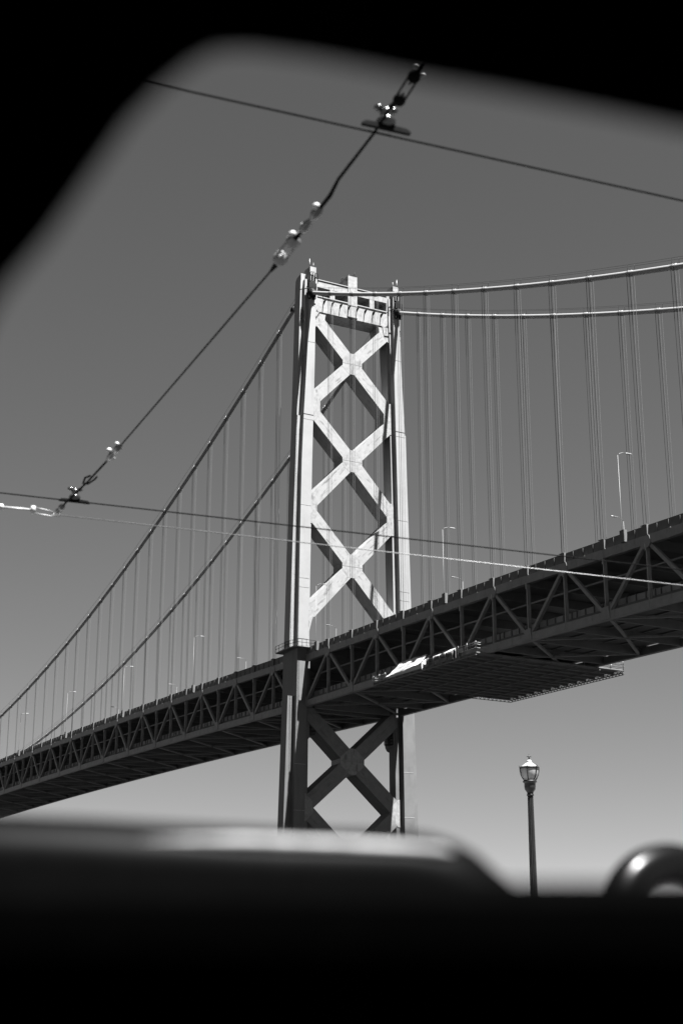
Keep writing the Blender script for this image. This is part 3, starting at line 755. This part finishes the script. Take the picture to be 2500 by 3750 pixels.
for g in range(0, 181, 30):                          # rounded inner lip
    t = math.radians(g); rad = .035
    rows.append([c3(r, .55 - math.cos(t) * rad, u) if False else c3(r + (o_[0] - r) * .06 * (1 - math.sin(t)), .55 - math.cos(t) * rad, u + (o_[1] - u) * .06 * (1 - math.sin(t))) for (r, u), o_ in zip(edge, outer)])
rows = [[c3(r, .50, u) for r, u in outer]] + rows + [[c3(r, .60, u) for r, u in outer]]
vs = [p for row in rows for p in row]; fs = [(i * n + j, i * n + j + 1, (i + 1) * n + j + 1, (i + 1) * n + j) for i in range(len(rows) - 1) for j in range(n - 1)]
m.add(vs, fs, True); m.build('window_frame', TRIM, car)
m = MB()
for a, b in ((-.95, 1.05),):
    m.loft([[c3(r, d, u) for r in (a, b)] + [c3(r, d, u + .04) for r in (b, a)] for d, u in ((-1.3, .50), (-.6, .545), (0, .56), (.55, .56), (.62, .555))], True)
m.build('roof_lining', TRIM, car)
m = MB()
m.loft([[c3(r, d, u) for d, u in ((.82, -.75), (.94, -.75), (.94, .05), (.90, .0675), (.84, .0675), (.82, .055))] for r in (-.95, 1.05)])
m.build('door_panel', TRIM, car)
m = MB()
m.loft([[c3(r, d, u) for d, u in ((.50, -.75), (.60, -.75), (.60, .02), (.50, .02))] for r in (-.9, 1.0)])
m.build('door_sill', TRIM, car)
m = MB(); m.loft([[c3(r, d, u) for d, u in ((-1.3, -.8), (.95, -.8), (.95, -.74), (-1.3, -.74))] for r in (-.95, 1.05)]); m.build('floor_pan', TRIM, car)
m = MB(); m.loft([[c3(r, d, u) for d, u in ((-1.36, -.75), (-1.3, -.75), (-1.3, .54), (-1.36, .5))] for r in (-.95, 1.05)]); m.build('rear_panel', TRIM, car)
for r0 in (-.99, 1.05):
    m = MB(); m.loft([[c3(r, d, u) for d, u in ((-1.3, -.75), (.5, -.75), (.5, .54), (-1.3, .54))] for r in (r0, r0 + .04)]); m.build('side_panel', TRIM, car)
# seat back with a rounded shoulder, its top edge softly rolled
hump = [(-.9, .114), (-.6, .115), (-.4, .1145), (-.266, .114), (-.211, .113), (-.157, .111), (-.103, .108), (-.038, .105), (.018, .104), (.042, .1035), (.059, .101), (.075, .096), (.088, .089), (.098, .080), (.109, .071), (.122, .055), (.14, .02), (.15, -.05), (.155, -.3), (.155, -.7)]
inn = []
def st(r, d, u):                                    # the seat stands turned ten degrees
    k_ = 1.3
    return c3(r * .984 * k_, (d + r * .176) * k_, (u + .005 + r * .02) * k_)
for i, (r, u) in enumerate(hump):
    a = V(hump[max(i - 1, 0)]); b = V(hump[min(i + 1, len(hump) - 1)]); t = (b - a).normalized(); inn.append((t.y, -t.x))
rows = []
for g in range(0, 181, 15):
    t = math.radians(g); k = 1 - math.sin(t)
    rows.append([st(r + nx_ * .030 * k, .965 - math.cos(t) * .035, u + ny_ * .030 * k) for (r, u), (nx_, ny_) in zip(hump, inn)])
n = len(hump)
rows = [[st(min(r, .1), .93, -.72) for r, u in hump]] + rows + [[st(min(r, .1), 1.0, -.72) for r, u in hump]]
m = MB(); vs = [p for row in rows for p in row]; fs = [(i * n + j, i * n + j + 1, (i + 1) * n + j + 1, (i + 1) * n + j) for i in range(len(rows) - 1) for j in range(n - 1)]
m.add(vs, fs, True); seat = m.build('seat_back', LEATH, car)
m = MB(); m.tube([st(r, .936, u) for r, u in ((-.12, .0945), (-.088, .0940), (-.06, .0935), (0, .0915), (.04, .0895), (.062, .088), (.07, .087))], [.0008, .003, .0045, .0045, .0045, .0045, .001], 8); m.build('seat_glint', GLINT, seat)  # thin bright tube added to paint a highlight along the seat ridge
# ------------------------------------------------------------------ bent tube hoop just outside the car
k = .62; T = (Rr + F * k).normalized(); D = 2.15 / 1.62; hc = E + (Rr * .346 + F * 1.62 + V((0, 0, .092))) * D; pts = []
a_, b_ = .0655 * 1.17 * D, .058 * D
hoop = thing('hoop_barrier', (hc.x, hc.y, 0), 'glossy black bent tube hoop close outside the car window, bottom right', 'hoop barrier')
pts = [hc + T * a_ + V((0, 0, .01 - hc.z)), hc + T * a_ + V((0, 0, -.3)), hc + T * a_ + V((0, 0, -.03))]
for g in range(0, 181, 9):
    t = math.radians(g); pts.append(hc + T * (a_ * math.cos(t)) + V((0, 0, b_ * math.sin(t))))
pts += [hc - T * a_ + V((0, 0, -.03)), hc - T * a_ + V((0, 0, -.3)), hc - T * a_ + V((0, 0, .01 - hc.z))]
m = MB(); m.tube(pts, .0200 * D, 16); m.build('tube', GLOSS, hoop)
m = MB()
for q in (pts[0], pts[-1]): m.lathe([(0, 0), (.06, 0), (.06, .008), (.036, .012), (.03, .02)], V((q.x, q.y, 0)), 16)
m.build('foot_plate', DARK, hoop)
